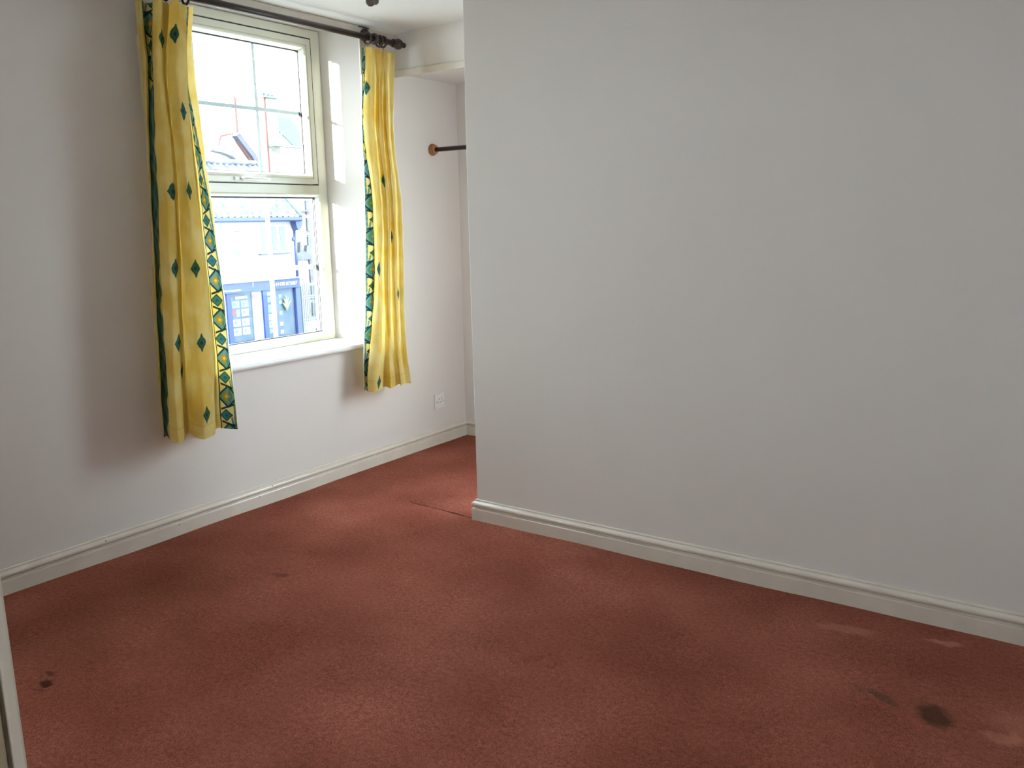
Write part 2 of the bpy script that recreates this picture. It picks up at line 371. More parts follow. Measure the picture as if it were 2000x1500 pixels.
for nm, par, a, b in (('glazing_bar', sash, (-.2430, 2.799, 1.542), (-.2375, 2.815, 2.14)), ('glazing_bar', sash, (-.2430, 2.458, 1.831), (-.2375, 2.799, 1.848)), ('glazing_bar', sash, (-.2430, 2.815, 1.831), (-.2375, 3.069, 1.848)),
                      ('lower_glazing_bar', W, (-.2430, 2.815, .733), (-.2375, 2.839, 1.428)), ('lower_glazing_bar', W, (-.2430, 2.412, 1.064), (-.2375, 2.815, 1.088)), ('lower_glazing_bar', W, (-.2430, 2.839, 1.064), (-.2375, 3.12, 1.088))):
    box(nm, a, b, bar_m if 'lower' in nm else bar2, par)
# cockspur handle: base plate, lever, screw cap
hm = mat('white_handle_metal', (.80, .81, .80), .22)
hb = bmesh.new(); add_box(hb, (XF+.011, 2.606, 1.501), (XF+.020, 2.712, 1.517), .004); h_ = obj('handle', hb, hm, sash)
bm = bmesh.new(); add_tube(bm, [(XF+.022, 2.645, 1.509), (XF+.036, 2.652, 1.509), (XF+.038, 2.69, 1.5085), (XF+.034, 2.76, 1.508), (XF+.031, 2.80, 1.5075)], [.010, .009, .008, .0075, .006], 12); obj('lever', bm, hm, h_, True)
bm = bmesh.new(); add_lathe(bm, [(0, .0085), (.012, .008), (.014, .003)], (XF+.018, 2.647, 1.509), (1, 0, 0), 16); obj('screw_cap', bm, brushed, h_)
# sill board with rounded nose
bm = bmesh.new()
prof = [(-.205, .655), (0, .655), (.022, .655)]+[(.026+.011*math.sin(math.pi*k/8), .6685-.0135*math.cos(math.pi*k/8)) for k in range(9)]+[(.01, .682), (-.205, .692)]
sill_rows = [[bm.verts.new((a, yy_(a), b)) for a, b in prof] for yy_ in (lambda a: OY0+(FY0-OY0)*min(1, max(0, -a/.20)), lambda a: OY1+(FY1-OY1)*min(1, max(0, -a/.20)))]
bm.faces.new(sill_rows[0]); bm.faces.new(sill_rows[1][::-1])
for k in range(len(prof)): bm.faces.new((sill_rows[0][k], sill_rows[0][(k+1) % len(prof)], sill_rows[1][(k+1) % len(prof)], sill_rows[1][k]))
prof2 = [(0.0, .655), (.022, .655)]+[(.026+.011*math.sin(math.pi*k/8), .6685-.0135*math.cos(math.pi*k/8)) for k in range(9)]+[(.01, .682), (0, .682)]
add_prism(bm, prof2, 1, 2.19, OY0); add_prism(bm, prof2, 1, OY1, 3.335)
obj('window_sill', bm, sillm, W)

W2 = bpy.data.objects.new('window_2', None); C.objects.link(W2); W2.location = (2.15, 4.15, AZ0); struct(W2)
bm = bmesh.new()
for a, b in (((A0, 4.13, AZ0), (A0+.06, 4.19, AZ1)), ((A1-.06, 4.13, AZ0), (A1, 4.19, AZ1)), ((A0, 4.13, AZ0), (A1, 4.19, AZ0+.06)), ((A0, 4.13, AZ1-.06), (A1, 4.19, AZ1)), ((2.08, 4.13, AZ0), (2.12, 4.19, AZ1))): add_box(bm, a, b)
obj('frame', bm, upvc, W2); box('pane', (A0+.06, 4.158, AZ0+.06), (A1-.06, 4.163, AZ1-.06), glass, W2)

W3 = bpy.data.objects.new('fill_window', None); C.objects.link(W3); W3.location = (-.25, .78, 1.10); struct(W3)  # unseen window added to brighten the partition
bm = bmesh.new()
for a, b in (((-.27, .25, 1.10), (-.21, .31, 2.18)), ((-.27, 1.10, 1.10), (-.21, 1.16, 2.18)), ((-.27, .25, 1.10), (-.21, 1.16, 1.16)), ((-.27, .25, 2.12), (-.21, 1.16, 2.18)), ((-.27, .25, 1.75), (-.21, 1.16, 1.80))): add_box(bm, a, b)
obj('frame', bm, upvc, W3); box('pane', (-.242, .31, 1.16), (-.237, 1.10, 2.12), glass, W3)

# ------------------------------------------------------------ curtains
def catmull(P0, P1, P2, P3, t):
    return .5*((2*P1)+(-P0+P2)*t+(2*P0-5*P1+4*P2-P3)*t*t+(-P0+3*P1-3*P2+P3)*t**3)
def sample(arr, s):
    """arr (n, ...) sampled at float positions s with Catmull-Rom"""
    n = len(arr); i_ = np.clip(np.floor(s).astype(int), 0, n-2); t = s-i_
    g = lambda k: arr[np.clip(k, 0, n-1)]
    t = t.reshape((-1,)+(1,)*(arr.ndim-1))
    return catmull(g(i_-1), g(i_), g(i_+1), g(i_+2), t)

def cloth_mat(name='yellow_curtain_cotton'):
    m = bpy.data.materials.new(name); m.use_nodes = True; nt = m.node_tree; N = nt.nodes; L = nt.links; N.clear()
    out = N.new('ShaderNodeOutputMaterial'); at = N.new('ShaderNodeAttribute'); at.attribute_name = 'print'
    tc = N.new('ShaderNodeTexCoord')
    n1 = N.new('ShaderNodeTexNoise'); n1.inputs['Scale'].default_value = 9; n1.inputs['Detail'].default_value = 4
    L.new(tc.outputs['Object'], n1.inputs['Vector'])
    r = N.new('ShaderNodeValToRGB'); r.color_ramp.elements[0].position = .36; r.color_ramp.elements[1].position = .68
    r.color_ramp.elements[0].color = (.93, .88, .70, 1); r.color_ramp.elements[1].color = (1.0, 1.08, 1.5, 1); L.new(n1.outputs['Fac'], r.inputs[0])
    mx = N.new('ShaderNodeMix'); mx.data_type = 'RGBA'; mx.blend_type = 'MULTIPLY'; mx.inputs[0].default_value = 1; L.new(at.outputs['Color'], mx.inputs[6]); L.new(r.outputs[0], mx.inputs[7])
    # fine weave
    w1 = N.new('ShaderNodeTexNoise'); w1.inputs['Scale'].default_value = 900; L.new(tc.outputs['Object'], w1.inputs['Vector'])
    bn = N.new('ShaderNodeBump'); bn.inputs['Distance'].default_value = .0004; bn.inputs['Strength'].default_value = .35; L.new(w1.outputs['Fac'], bn.inputs['Height'])
    df = N.new('ShaderNodeBsdfDiffuse'); tr_ = N.new('ShaderNodeBsdfTranslucent'); L.new(mx.outputs[2], df.inputs[0]); L.new(bn.outputs[0], df.inputs['Normal'])
    g = N.new('ShaderNodeGamma'); g.inputs[1].default_value = 1.1; L.new(mx.outputs[2], g.inputs[0]); L.new(g.outputs[0], tr_.inputs[0])
    ms = N.new('ShaderNodeMixShader'); ms.inputs[0].default_value = .55; L.new(df.outputs[0], ms.inputs[1]); L.new(tr_.outputs[0], ms.inputs[2]); L.new(ms.outputs[0], out.inputs[0])
    return m
cloth = cloth_mat()
lining = bpy.data.materials.new('white_curtain_lining'); lining.use_nodes = True
nt = lining.node_tree; nt.nodes.clear(); o_ = nt.nodes.new('ShaderNodeOutputMaterial'); a_ = nt.nodes.new('ShaderNodeBsdfDiffuse'); b_ = nt.nodes.new('ShaderNodeBsdfTranslucent'); m_ = nt.nodes.new('ShaderNodeMixShader')
a_.inputs[0].default_value = (.72, .64, .60, 1); b_.inputs[0].default_value = (.98, .97, .93, 1); m_.inputs[0].default_value = .85
nt.links.new(a_.outputs[0], m_.inputs[1]); nt.links.new(b_.outputs[0], m_.inputs[2]); nt.links.new(m_.outputs[0], o_.inputs[0])

YEL = np.array((.92, .745, .26)); TEAL = np.array((.05, .145, .10)); DTEAL = np.array((.012, .055, .06)); GREY = np.array((.15, .27, .205)); BLUE = np.array((.02, .10, .22)); OCH = np.array((.42, .27, .04))
def plain_border(p, q):
    col = np.empty(p.shape+(3,)); col[:] = GREY
    n_ = .8+.35*np.sin(q*9.1+np.sin(q*3.7)*2)*np.sin(p*7+q*5)
    col *= n_[..., None]
    m = p < .34*np.sin(q*5.1+.6)*np.sin(q*3.3)-.02; col[m] = YEL*.8
    m = (p > .86); col[m] = TEAL*.8
    return col
def border(p, q):
    """printed border: p across 0..1 (0 = inner edge), q along in repeats of two motifs"""
    col = np.empty(p.shape+(3,)); col[:] = YEL*.85
    f_ = q-np.floor(q); g_ = np.minimum(f_, 1-f_)            # g_: distance from the small diamond, 0.5 at the star
    m = p > .85; col[m] = (GREY*(.8+.3*np.sin(q*19)[..., None]**2))[m]
    m = np.abs((p-.80)-.35*(f_-.26)) < .05; col[m] = (GREY*.9)
    B = np.abs(p-.56)/.70+np.abs(f_-.5)/.31
    m = B < 1; col[m] = DTEAL
    m = B < .80; col[m] = (GREY*1.05)
    m = np.abs(p-.70)/.16+np.abs(f_-.5)/.20 < 1; col[m] = TEAL*1.5
    B2 = np.abs(p-.46)/.27+np.abs(f_-.5)/.125
    m = B2 < 1; col[m] = OCH
    m = B2 < .4; col[m] = OCH*1.7
    for f0 in (.22, .78):                                   # navy spikes beside the star
        m = (np.abs(f_-f0-(.16*(p-.5) if f0 < .5 else -.16*(p-.5))) < .028) & (p > .12) & (p < .90); col[m] = DTEAL
    A = np.abs(p-.42)/.40+g_/.17
    m = (A < 1.12); col[m] = YEL*.9
    m = A < 1; col[m] = TEAL*.8
    m = A < .72; col[m] = TEAL*1.35
    m = A < .30; col[m] = BLUE*1.2
    m = p < .07; col[m] = TEAL*.6
    return col

def curtain(name, label, dep, rows, borders, diamonds, botz, pleat, tops, lean, deep=0):
    nu, nv = 540, 760
    zs = np.array([r[0] for r in rows]); Yc = np.array([r[1] for r in rows]); n = Yc.shape[1]; Xc = np.array(dep)
    # cloth coordinate of each control = arc length at the hem
    seg = np.hypot(np.diff(Yc[-1]), np.diff(Xc)); uc = np.concatenate([[0], np.cumsum(seg)])*1.08; Wd = uc[-1]
    u = np.linspace(0, Wd, nu); s = np.interp(u, uc, np.arange(n))
    top = zs[0]; k = np.linspace(0, 1, nv)
    Zg = np.empty((nu, nv)); Yg = np.empty_like(Zg); Xg = np.empty_like(Zg)
    zz = top+(zs[-1]-top)*k
    rowpos = np.interp(-zz, -zs, np.arange(len(zs)))
    YY = sample(Yc, rowpos)                                # (nv, n)
    ft = np.interp(zz, [top-.25, top], [1, .75])
    for j in range(nv):
        Yg[:, j] = sample(YY[j], s)
        xx = sample(Xc, s); Xg[:, j] = .092+(xx-.092)*ft[j]
    dl = (Xg-.105)*deep; Xg += dl; Yg -= dl*lean           # deepen the folds
    z_bot = np.interp(s, [0, n-1], botz); z_top = np.interp(s, [0, n-1], tops)
    for j in range(nv): Zg[:, j] = z_top+(z_bot-z_top)*k[j]
    # pinch pleats fading out below the heading, and soft secondary creases
    dt = (z_top[:, None]-Zg)
    amp = np.exp(-(dt/.13)**2)
    Xg += .010*np.sin(2*np.pi*u/pleat)[:, None]*amp
    Yg += .005*np.cos(2*np.pi*u/pleat)[:, None]*amp
    Xg += .0022*np.sin(u[:, None]*61+2*np.sin(Zg*5))+.0016*np.sin(Zg*17+u[:, None]*23)+.0010*np.sin(Zg*41-u[:, None]*47)
    hang = .026*np.clip((2.14-Zg)/.35, 0, 1)                # below the heading the cloth stands a little further off the wall
    Xg += hang; Yg -= hang*lean
    Xg = np.maximum(Xg, .046)
    V_ = (top-Zg)                                         # distance down the cloth
    U_ = np.repeat(u[:, None], nv, 1)
    col = np.empty((nu, nv, 3)); col[:] = YEL
    per = .166
    for kind, a, b in borders:                             # inner edge a, outer edge b
        if callable(b): b = b(V_)
        p_ = (U_-a)/(b-a); m = (p_ >= 0) & (p_ <= 1)
        cb = border(np.clip(p_, 0, 1), V_/per)
        if kind == 'P': cb = np.where((V_ > .33)[..., None], plain_border(np.clip(p_, 0, 1), V_/per), cb)
        col[m] = cb[m]
    for (yd, zd) in diamonds:
        dd = (Yg-yd+.018)**2+(Zg-zd)**2+((Xg < .115)*.0004); i_, j_ = np.unravel_index(np.argmin(dd), dd.shape)
        a = np.abs(U_-U_[i_, j_])/.029; b = np.abs(Zg-Zg[i_, j_])/.037; rr = a+b
        jag = 1+.035*np.sin(U_*310)+.035*np.sin(Zg*270)
        m = rr < jag; col[m] = TEAL
        m = (rr < .62) & (rr > .40); col[m] = TEAL*1.35
        m = rr < .22; col[m] = DTEAL*1.5
    hemline = np.abs(Zg-(z_bot[:, None]+.055)) < .0016; col[hemline] *= .86
    verts = np.stack([Xg, Yg, Zg], -1).reshape(-1, 3)
    i = np.arange((nu-1)*(nv-1)); r0 = i//(nv-1)*nv+i % (nv-1); f = np.stack([r0, r0+nv, r0+nv+1, r0+1], -1)
    me = bpy.data.meshes.new(name); me.from_pydata(verts.tolist(), [], f.tolist())
    ca = me.color_attributes.new('print', 'FLOAT_COLOR', 'POINT'); ca.data.foreach_set('color', np.concatenate([col.reshape(-1, 3), np.ones((nu*nv, 1))], 1).astype(np.float32).ravel())
    me.polygons.foreach_set('use_smooth', [True]*len(me.polygons)); me.materials.append(cloth); me.update()
    o = bpy.data.objects.new(name, me); C.objects.link(o); tag(o, label, 'curtain', 'short yellow curtains at the window')
    # lining: same folds a few millimetres behind
    st = 4; A = np.stack([Xg, Yg, Zg], -1)
    tu = np.gradient(A, axis=0); tv = np.gradient(A, axis=1); nn = np.cross(tu, tv); nn /= np.linalg.norm(nn, axis=2, keepdims=True)
    if nn[..., 0].mean() > 0: nn = -nn
    B = (A+nn*.004)[::st, 56::st]; B[..., 0] = np.maximum(B[..., 0], .042); B[:, -1, 2] += .02; B[:2, :, 1] -= .010*deep*2
    a_, b_ = B.shape[:2]; i = np.arange((a_-1)*(b_-1)); r0 = i//(b_-1)*b_+i % (b_-1); f = np.stack([r0, r0+b_, r0+b_+1, r0+1], -1)
    ml = bpy.data.meshes.new('lining'); ml.from_pydata(B.reshape(-1, 3).tolist(), [], f.tolist()); ml.polygons.foreach_set('use_smooth', [True]*len(ml.polygons)); ml.materials.append(lining)
    lo = bpy.data.objects.new('lining', ml); C.objects.link(lo); lo.parent = o; lo['label'] = 'plain white lining cloth'
    return o
depL = [.06,.085,.06,.10,.145,.125,.055,.115,.15,.12,.055,.06,.09,.105]
rowsL = [
(2.148,[2.018,2.031,2.076,2.077,2.069,2.109,2.173,2.145,2.147,2.200,2.256,2.250,2.233,2.244]),
(2.042,[2.020,2.029,2.072,2.063,2.054,2.094,2.156,2.126,2.133,2.191,2.242,2.236,2.217,2.229]),
(1.870,[2.023,2.026,2.066,2.046,2.038,2.076,2.135,2.103,2.115,2.177,2.228,2.220,2.201,2.233]),
(1.540,[2.015,2.004,2.040,2.027,2.032,2.082,2.141,2.111,2.119,2.171,2.229,2.237,2.233,2.246]),
(1.178,[1.997,1.985,2.014,2.004,2.013,2.062,2.126,2.097,2.112,2.184,2.242,2.246,2.260,2.271]),
(0.759,[1.973,1.962,1.993,1.986,1.988,2.033,2.101,2.087,2.106,2.178,2.247,2.256,2.276,2.285]),
(0.434,[1.962,1.951,1.980,1.971,1.974,2.015,2.085,2.078,2.098,2.163,2.224,2.246,2.272,2.298])]
depR = [.065,.055,.10,.13,.075,.13,.085,.13,.09,.12]
rowsR = [
(2.140,[3.218,3.257,3.224,3.221,3.312,3.279,3.357,3.334,3.412,3.421]),
(2.007,[3.214,3.242,3.206,3.211,3.305,3.272,3.347,3.320,3.390,3.395]),
(1.760,[3.200,3.221,3.181,3.201,3.291,3.255,3.333,3.307,3.377,3.367]),
(1.384,[3.194,3.256,3.216,3.211,3.314,3.285,3.357,3.331,3.406,3.405]),
(0.967,[3.172,3.227,3.202,3.205,3.293,3.265,3.341,3.319,3.395,3.394]),
(0.647,[3.138,3.185,3.147,3.183,3.283,3.252,3.339,3.318,3.390,3.393]),
(0.443,[3.120,3.148,3.118,3.154,3.265,3.254,3.366,3.325,3.401,3.425])]
def u_of(dep, rows):
    y_ = np.array(rows[-1][1]); sg = np.hypot(np.diff(y_), np.diff(np.array(dep))); return np.concatenate([[0], np.cumsum(sg)])*1.08
uL = u_of(depL, rowsL); uR = u_of(depR, rowsR)
curtain('curtain', 'yellow curtain with green diamonds left of the window, wide blue-green zigzag border', depL, rowsL,
        [('P', uL[3], uL[3]-.072), ('R', uL[11]-.004, lambda V: np.interp(V, [.3, 1.1], [uL[12]+.004, uL[13]-.004]))],
        [(2.088,1.995),(2.129,2.018),(2.121,1.731),(2.051,1.431),(2.113,1.432),(2.038,1.135),(2.11,1.131),(2.026,.842),(2.108,.834),(2.053,.721),(2.104,.535)],
        (.458, .424), .085, (2.140, 2.150), .69, .5)
curtain('curtain', 'yellow curtain with few blue diamonds right of the window, next to the alcove', depR, rowsR,
        [('L', uR[2]-.012, uR[0]+.0)],
        [(3.182,1.943),(3.282,1.504),(3.344,1.22),(3.196,1.065),(3.364,.927),(3.164,.489)],
        (.449, .441), .068, (2.136, 2.136), 1.07)

# ------------------------------------------------------------ curtain pole, rings
PX, PZ = .09, 2.186
pole = thing('curtain_pole', (PX, 2.6, PZ), 'dark wooden curtain pole with ball finials above the window', 'curtain pole')
tube('pole', [(PX, 1.76, PZ), (PX, 3.425, PZ)], .0145, dark_wood, pole, 24)
def finial(y, sgn):
    bm = bmesh.new()
    pr = [(0, .0145), (.0, .019), (.006, .0205), (.010, .017), (.013, .0145), (.016, .018)]
    for k in range(1, 12):
        a = math.pi*k/12; pr.append((.040-.026*math.cos(a), max(.0125, .0265*math.sin(a))))
    pr += [(.068, .010), (.071, .0095)]
    for k in range(1, 9):
        a = math.pi*k/8; pr.append((.082-.012*math.cos(a), .0135*math.sin(a)))
    pr[-1] = (.0945, 0)
    add_lathe(bm, pr, (PX, y, PZ), (0, sgn, 0)); obj('finial', bm, dark_wood, pole, True)
finial(3.424, 1); finial(1.761, -1)
def bracket(y):
    bm = bmesh.new(); add_lathe(bm, [(.0, .030), (.008, .030), (.012, .020), (.05, .012), (.064, .014)], (.0205, y, PZ+.034-.006), (1, 0, -.35)); b = obj('bracket', bm, dark_wood, pole, True)
    bm = bmesh.new(); add_lathe(bm, [(-.011, .0155), (-.011, .024), (-.006, .0265), (.006, .0265), (.011, .024), (.011, .0155)], (PX, y, PZ), (0, 1, 0)); obj('bracket_cup', bm, dark_wood, b, True)
bracket(3.292); bracket(1.90)
rc = bpy.data.meshes
def ring():
    t = thing('curtain_ring', (0, 0, 0), '', 'curtain ring', 'dark wooden curtain rings on the pole')
    bm = bmesh.new(); add_torus(bm, (0, 0, 0), (0, 1, 0), .0255, .0052); obj('ring', bm, dark_wood, t, True)
    bm = bmesh.new(); add_torus(bm, (0, 0, -.036), (1, 0, 0), .0042, .0011, 16, 6); add_tube(bm, [(0, 0, -.029), (0, 0, -.033)], .0012, 8); obj('screw_eye', bm, brushed, t, True)
    return t
r0_ = ring(); first = True
spots = [(3.243, 'dark wooden curtain ring nearest the window on the right curtain'), (3.325, 'dark wooden curtain ring between bracket and end ring, right curtain'), (3.352, 'dark wooden curtain ring closest to the ball finial, right curtain'),
         (2.228, 'dark wooden curtain ring holding the window-side edge of the left curtain'), (2.14, 'dark wooden curtain ring over the middle of the left curtain'), (2.04, 'dark wooden curtain ring over the wall-side edge of left curtain')]
for yy, lab in spots:
    if first: o = r0_; first = False
    else:
        o = r0_.copy(); C.objects.link(o)
        for ch in list(r0_.children):
            c_ = ch.copy(); C.objects.link(c_); c_.parent = o
    o.location = (PX, yy, PZ+.0145-.0203); o.rotation_euler = (0, 0, random.uniform(-.12, .12)); o['label'] = lab

# ------------------------------------------------------------ hanging rail in the alcove
rail = thing('hanging_rail', (0, 3.81, 1.688), 'dark metal hanging rail in turned wooden wall socket, running behind the partition', 'rail')
tube('rod', [(.012, 3.81, 1.688), (XR-.01, 3.81, 1.688)], .0125, rod_m, rail, 20)
for x0, sg in ((0, 1), (XR, -1)):
    bm = bmesh.new(); add_lathe(bm, [(0, .031), (.006, .033), (.012, .031), (.015, .026), (.018, .0245), (.023, .0265), (.028, .0245), (.030, .019), (.030, .0125)], (x0, 3.81, 1.688), (sg, 0, 0))
    obj('end_socket', bm, pine, rail, True)

# ------------------------------------------------------------ wall socket
sk = thing('wall_socket', (0, 3.79, .255), 'white single plug socket low on the wall beneath the hanging rail', 'socket')
y0_, y1_, z0_, z1_ = 3.748, 3.834, .212, .298
bm = bmesh.new(); add_box(bm, (0, y0_, z0_), (.009, y1_, z1_), .0025); obj('faceplate', bm, plastic, sk)
bm = bmesh.new(); add_box(bm, (.009, 3.803, .262), (.0125, 3.816, .280), .001); obj('rocker_switch', bm, plastic, sk)
bm = bmesh.new()
for a, b, ww, hh in ((3.786, .268, .004, .008), (3.775, .249, .0065, .004), (3.797, .249, .0065, .004)): add_box(bm, (.0088, a-ww/2, b-hh/2), (.0096, a+ww/2, b+hh/2))
obj('pin_holes', bm, hole_m, sk)
for yy in (3.761, 3.821):
    bm = bmesh.new(); add_lathe(bm, [(0, .0028), (.0008, .0028), (.001, 0)], (.009, yy, .255), (1, 0, 0), 12); obj('screw', bm, brushed, sk)

# ------------------------------------------------------------ small fitting hanging from the ceiling near the window
lf = thing('ceiling_fitting', (.967, 2.359, CZ), 'small grey metal fitting with two rounded lobes hanging from the ceiling', 'ceiling fitting')
bm = bmesh.new(); add_lathe(bm, [(0, .042), (.006, .042), (.014, .034), (.018, .012), (.03, .006)], (.967, 2.359, CZ), (0, 0, -1)); obj('ceiling_rose', bm, brushed, lf, True)
tube('stem', [(.967, 2.359, CZ-.02), (.967, 2.359, 2.085)], .004, brushed, lf)
ax = Vector((-.563, .805, 0)); sd_ = Vector((.82, .57, 0))
for k, rr_, dz in ((-1, .0165, 0.0), (1, .0125, .001)):
    c_ = Vector((.967, 2.359, 2.059+dz))+sd_*(k*.0085)
    bm = bmesh.new(); add_lathe(bm, [(-.006, 0), (-.006, rr_*.7), (-.003, rr_), (.003, rr_), (.006, rr_*.7), (.0045, rr_*.5), (.004, 0)], c_, -ax, 24); obj('lobe', bm, brushed, lf, True)

# ------------------------------------------------------------ outside: street, shop and houses across it
render_m = mat('white_render_wall', (.32, .335, .34), .8, bump=[(8, .01, .2)])
tile_m = mat('weathered_pantiles', (.045, .055, .088), .7, vary=(5, (.15, .16, .185), .9))
blue_m = mat('royal_blue_paint', (.009, .027, .16), .5)
lblue = mat('muted_blue_gutter', (.022, .038, .12), .5)  # muted blue for gutter, pipes, sill and end pilaster
white_m = mat('bright_white_paint', (.36, .37, .37), .5)
pane_m = mat('dark_far_window_pane', (.045, .068, .078), .15)
shopglass = mat('shop_window_interior_dark', (.032, .055, .085), .2, vary=(3, (.065, .085, .105), .8))
blind_m = mat('pale_blue_blind', (.16, .19, .20), .6)
red_m = mat('red_brick_stack', (.11, .03, .026), .8, vary=(6, (.10, .04, .035), .8))
pink_m = mat('pale_pink_brick', (.34, .26, .25), .8, vary=(4, (.5, .45, .44), .8))
buff = mat('buff_brick_stack', (.11, .105, .075), .8, vary=(5, (.2, .2, .19), .8))
slate = mat('pale_slate_roof', (.05, .078, .086), .5)
iron = mat('weathered_iron', (.10, .125, .13), .6)
grey_l = mat('lavender_grey_stone', (.065, .07, .09), .8, vary=(5, (.11, .11, .125), .8))
paper = mat('white_card_paper', (.20, .24, .245), .6)
ink = mat('pale_print_ink', (.05, .09, .095), .6)
redp = mat('red_poster_paper', (.18, .035, .05), .6)
road = mat('grey_asphalt_road', (.16, .16, .16), .9, bump=[(6, .02, .3)])
GZ = -3.0
struct(box('ground', (-60, -20, GZ-.2), (30, 60, GZ), road))

shop = thing('shop_building', (-19, 17, GZ), 'white rendered shop with pantiled roof and blue shopfront across the street', 'building')
box('wall', (-24.5, 11, GZ), (-19, 19.36, 1.46), render_m, shop)
# pantiled hip roof: rolls modelled as ridges running up the slope
def pantile_slope(name, parent, x0, z0, x1, z1, ya, yb0, yb1, m, pitch=.23, courses=9):
    bm = bmesh.new(); nyy = int((yb0-ya)/pitch)*6; L_ = math.hypot(x1-x0, z1-z0); nz_ = courses*3
    nrm = Vector((z1-z0, 0, -(x1-x0))).normalized()
    if nrm.z < 0: nrm = -nrm
    grid = []
    for a in range(nz_+1):
        t = a/nz_; row = []
        ymax = yb0+(yb1-yb0)*t
        lift = .05*((a % 3)/3.0)
        for b in range(nyy+1):
            yy = min(ya+(yb0-ya)*b/nyy, ymax)
            h = .045*math.sin(2*math.pi*yy/pitch)-lift
            p_ = Vector((x0+(x1-x0)*t, yy, z0+(z1-z0)*t))+nrm*h
            row.append(bm.verts.new(p_))
        grid.append(row)
    for a in range(nz_):
        for b in range(nyy): bm.faces.new((grid[a][b], grid[a][b+1], grid[a+1][b+1], grid[a+1][b]))
    return obj(name, bm, m, parent)
rf = pantile_slope('roof', shop, -18.72, 1.50, -20.75, 3.28, 11, 19.42, 19.42, tile_m)

bm = bmesh.new(); add_prism(bm, [(-19.0, 1.46), (-20.75, 3.16), (-24.5, 1.46)], 1, 11, 19.30); obj('gable_wall', bm, render_m, shop)
bm = bmesh.new(); add_prism(bm, [(-20.75, 3.22), (-24.7, 1.40), (-24.7, 1.30), (-20.75, 3.12)], 1, 11, 19.42); obj('rear_roof', bm, tile_m, shop)
tube('ridge_tiles', [(-20.75, 11, 3.30), (-20.75, 19.45, 3.30)], .09, tile_m, shop, 10)
tube('verge_tiles', [(-18.70, 19.45, 1.52), (-20.75, 19.45, 3.31)], .065, slate, shop, 8)
bm = bmesh.new(); add_prism(bm, [(-18.98, 1.47), (-18.58, 1.50), (-18.58, 1.40), (-18.64, 1.36), (-18.98, 1.36)], 1, 11, 19.40); gt = obj('gutter', bm, lblue, shop)
bm = bmesh.new(); add_prism(bm, [(19.20, 1.38), (19.50, 1.38), (19.48, 1.24), (19.36, 1.08), (19.28, 1.08), (19.22, 1.24)], 0, -18.96, -18.70); dp = obj('downpipe', bm, lblue, shop)
tube('pipe_run', [(-18.92, 19.32, 1.12), (-18.92, 19.32, -.46)], .045, lblue, dp)
bm = bmesh.new(); add_lathe(bm, [(0, .07), (.05, .07), (.06, .03)], (-18.95, 19.28, .79), (1, 0, 0), 12); obj('pipe_clip', bm, lblue, dp)
# first-floor casement: three lights
wn = box('casement_window', (-19.0, 17.90, .40), (-18.96, 19.02, 1.26), white_m, shop)
for a, b in ((17.97, 18.165), (18.41, 18.60), (18.73, 18.94)): box('casement_pane', (-18.965, a, .45), (-18.945, b, 1.20), pane_m, wn)
box('casement_sill', (-19.0, 17.86, .325), (-18.86, 19.10, .365), lblue, wn)
box('string_course', (-19.0, 11, -.17), (-18.93, 19.34, -.11), render_m, shop)
box('wall_vent', (-19.0, 17.03, 1.06), (-18.97, 17.19, 1.10), pane_m, shop)
wl = box('wall_lamp', (-19.0, 17.03, .36), (-18.80, 17.14, .53), blind_m, shop, .02)
tube('lamp_arm', [(-18.9, 17.10, .40), (-18.9, 17.25, .66)], .02, blind_m, wl, 8)
# shopfront
fa = box('fascia', (-19.0, 11, -.78), (-18.80, 19.30, -.47), blue_m, shop, .01)
box('fascia_cap', (-19.0, 11, -.47), (-18.74, 19.36, -.435), blind_m, fa)
letters('residential sales specialists', .085, (-18.795, 16.02, -.715), white_m, fa, depth=.004)
letters('01430 873887', .155, (-18.795, 18.27, -.672), white_m, fa, depth=.004, shear=.15)
box('fascia_rule', (-18.80, 17.385, -.62), (-18.792, 17.405, -.49), white_m, fa)
for a, b in ((15.2, 16.25), (16.58, 17.40), (17.97, 19.10)):
    box('shop_window', (-19.0, a, -2.32), (-18.93, b, -.78), shopglass, shop)
for a, b in ((16.25, 16.41), (17.40, 17.78)): box('white_reveal' if a < 17 else 'blind', (-19.0, a, -2.32), (-18.90, b, -.78), white_m if a < 17 else blind_m, shop)
for a, b in ((16.41, 16.58), (17.78, 17.95), (19.13, 19.32)): box('pilaster', (-19.0, a, GZ), (-18.83, b, -.78), blue_m if b < 19 else lblue, shop, .01)
box('stall_riser', (-19.0, 15.2, GZ), (-18.87, 19.13, -2.32), blue_m, shop)
box('window_shelf', (-18.94, 15.2, -2.42), (-18.80, 19.13, -2.32), blind_m, shop)
# cards in the window: each its own thing
def card(y, z, wy, hz, label, m=paper, style=0):
    c = box('property_card', (-18.93, y, z-hz), (-18.918, y+wy, z), m)
    tag(c, label, 'card', 'property cards in the shop windows')
    rr = random.Random(int(y*100)+int(z*77))
    if style == 0:
        bm = bmesh.new()
        add_box(bm, (-18.918, y+.05, z-hz*.62), (-18.915, y+wy*.55, z-hz*.25)); add_box(bm, (-18.918, y+wy*.62, z-hz*.14), (-18.915, y+wy*.92, z-hz*.08))
        for k in range(2): add_box(bm, (-18.918, y+.05+rr.random()*.03, z-hz*(.72+.1*k)), (-18.915, y+wy*(.45+.3*rr.random()), z-hz*(.76+.1*k)))
        obj('printed_picture', bm, ink, c)
    elif style == 1:
        bm = bmesh.new()
        for k in range(5): add_box(bm, (-18.918, y+wy*.05, z-hz*(.15+.17*k)), (-18.915, y+wy*.95, z-hz*(.19+.17*k)))
        obj('printed_lines', bm, ink, c)
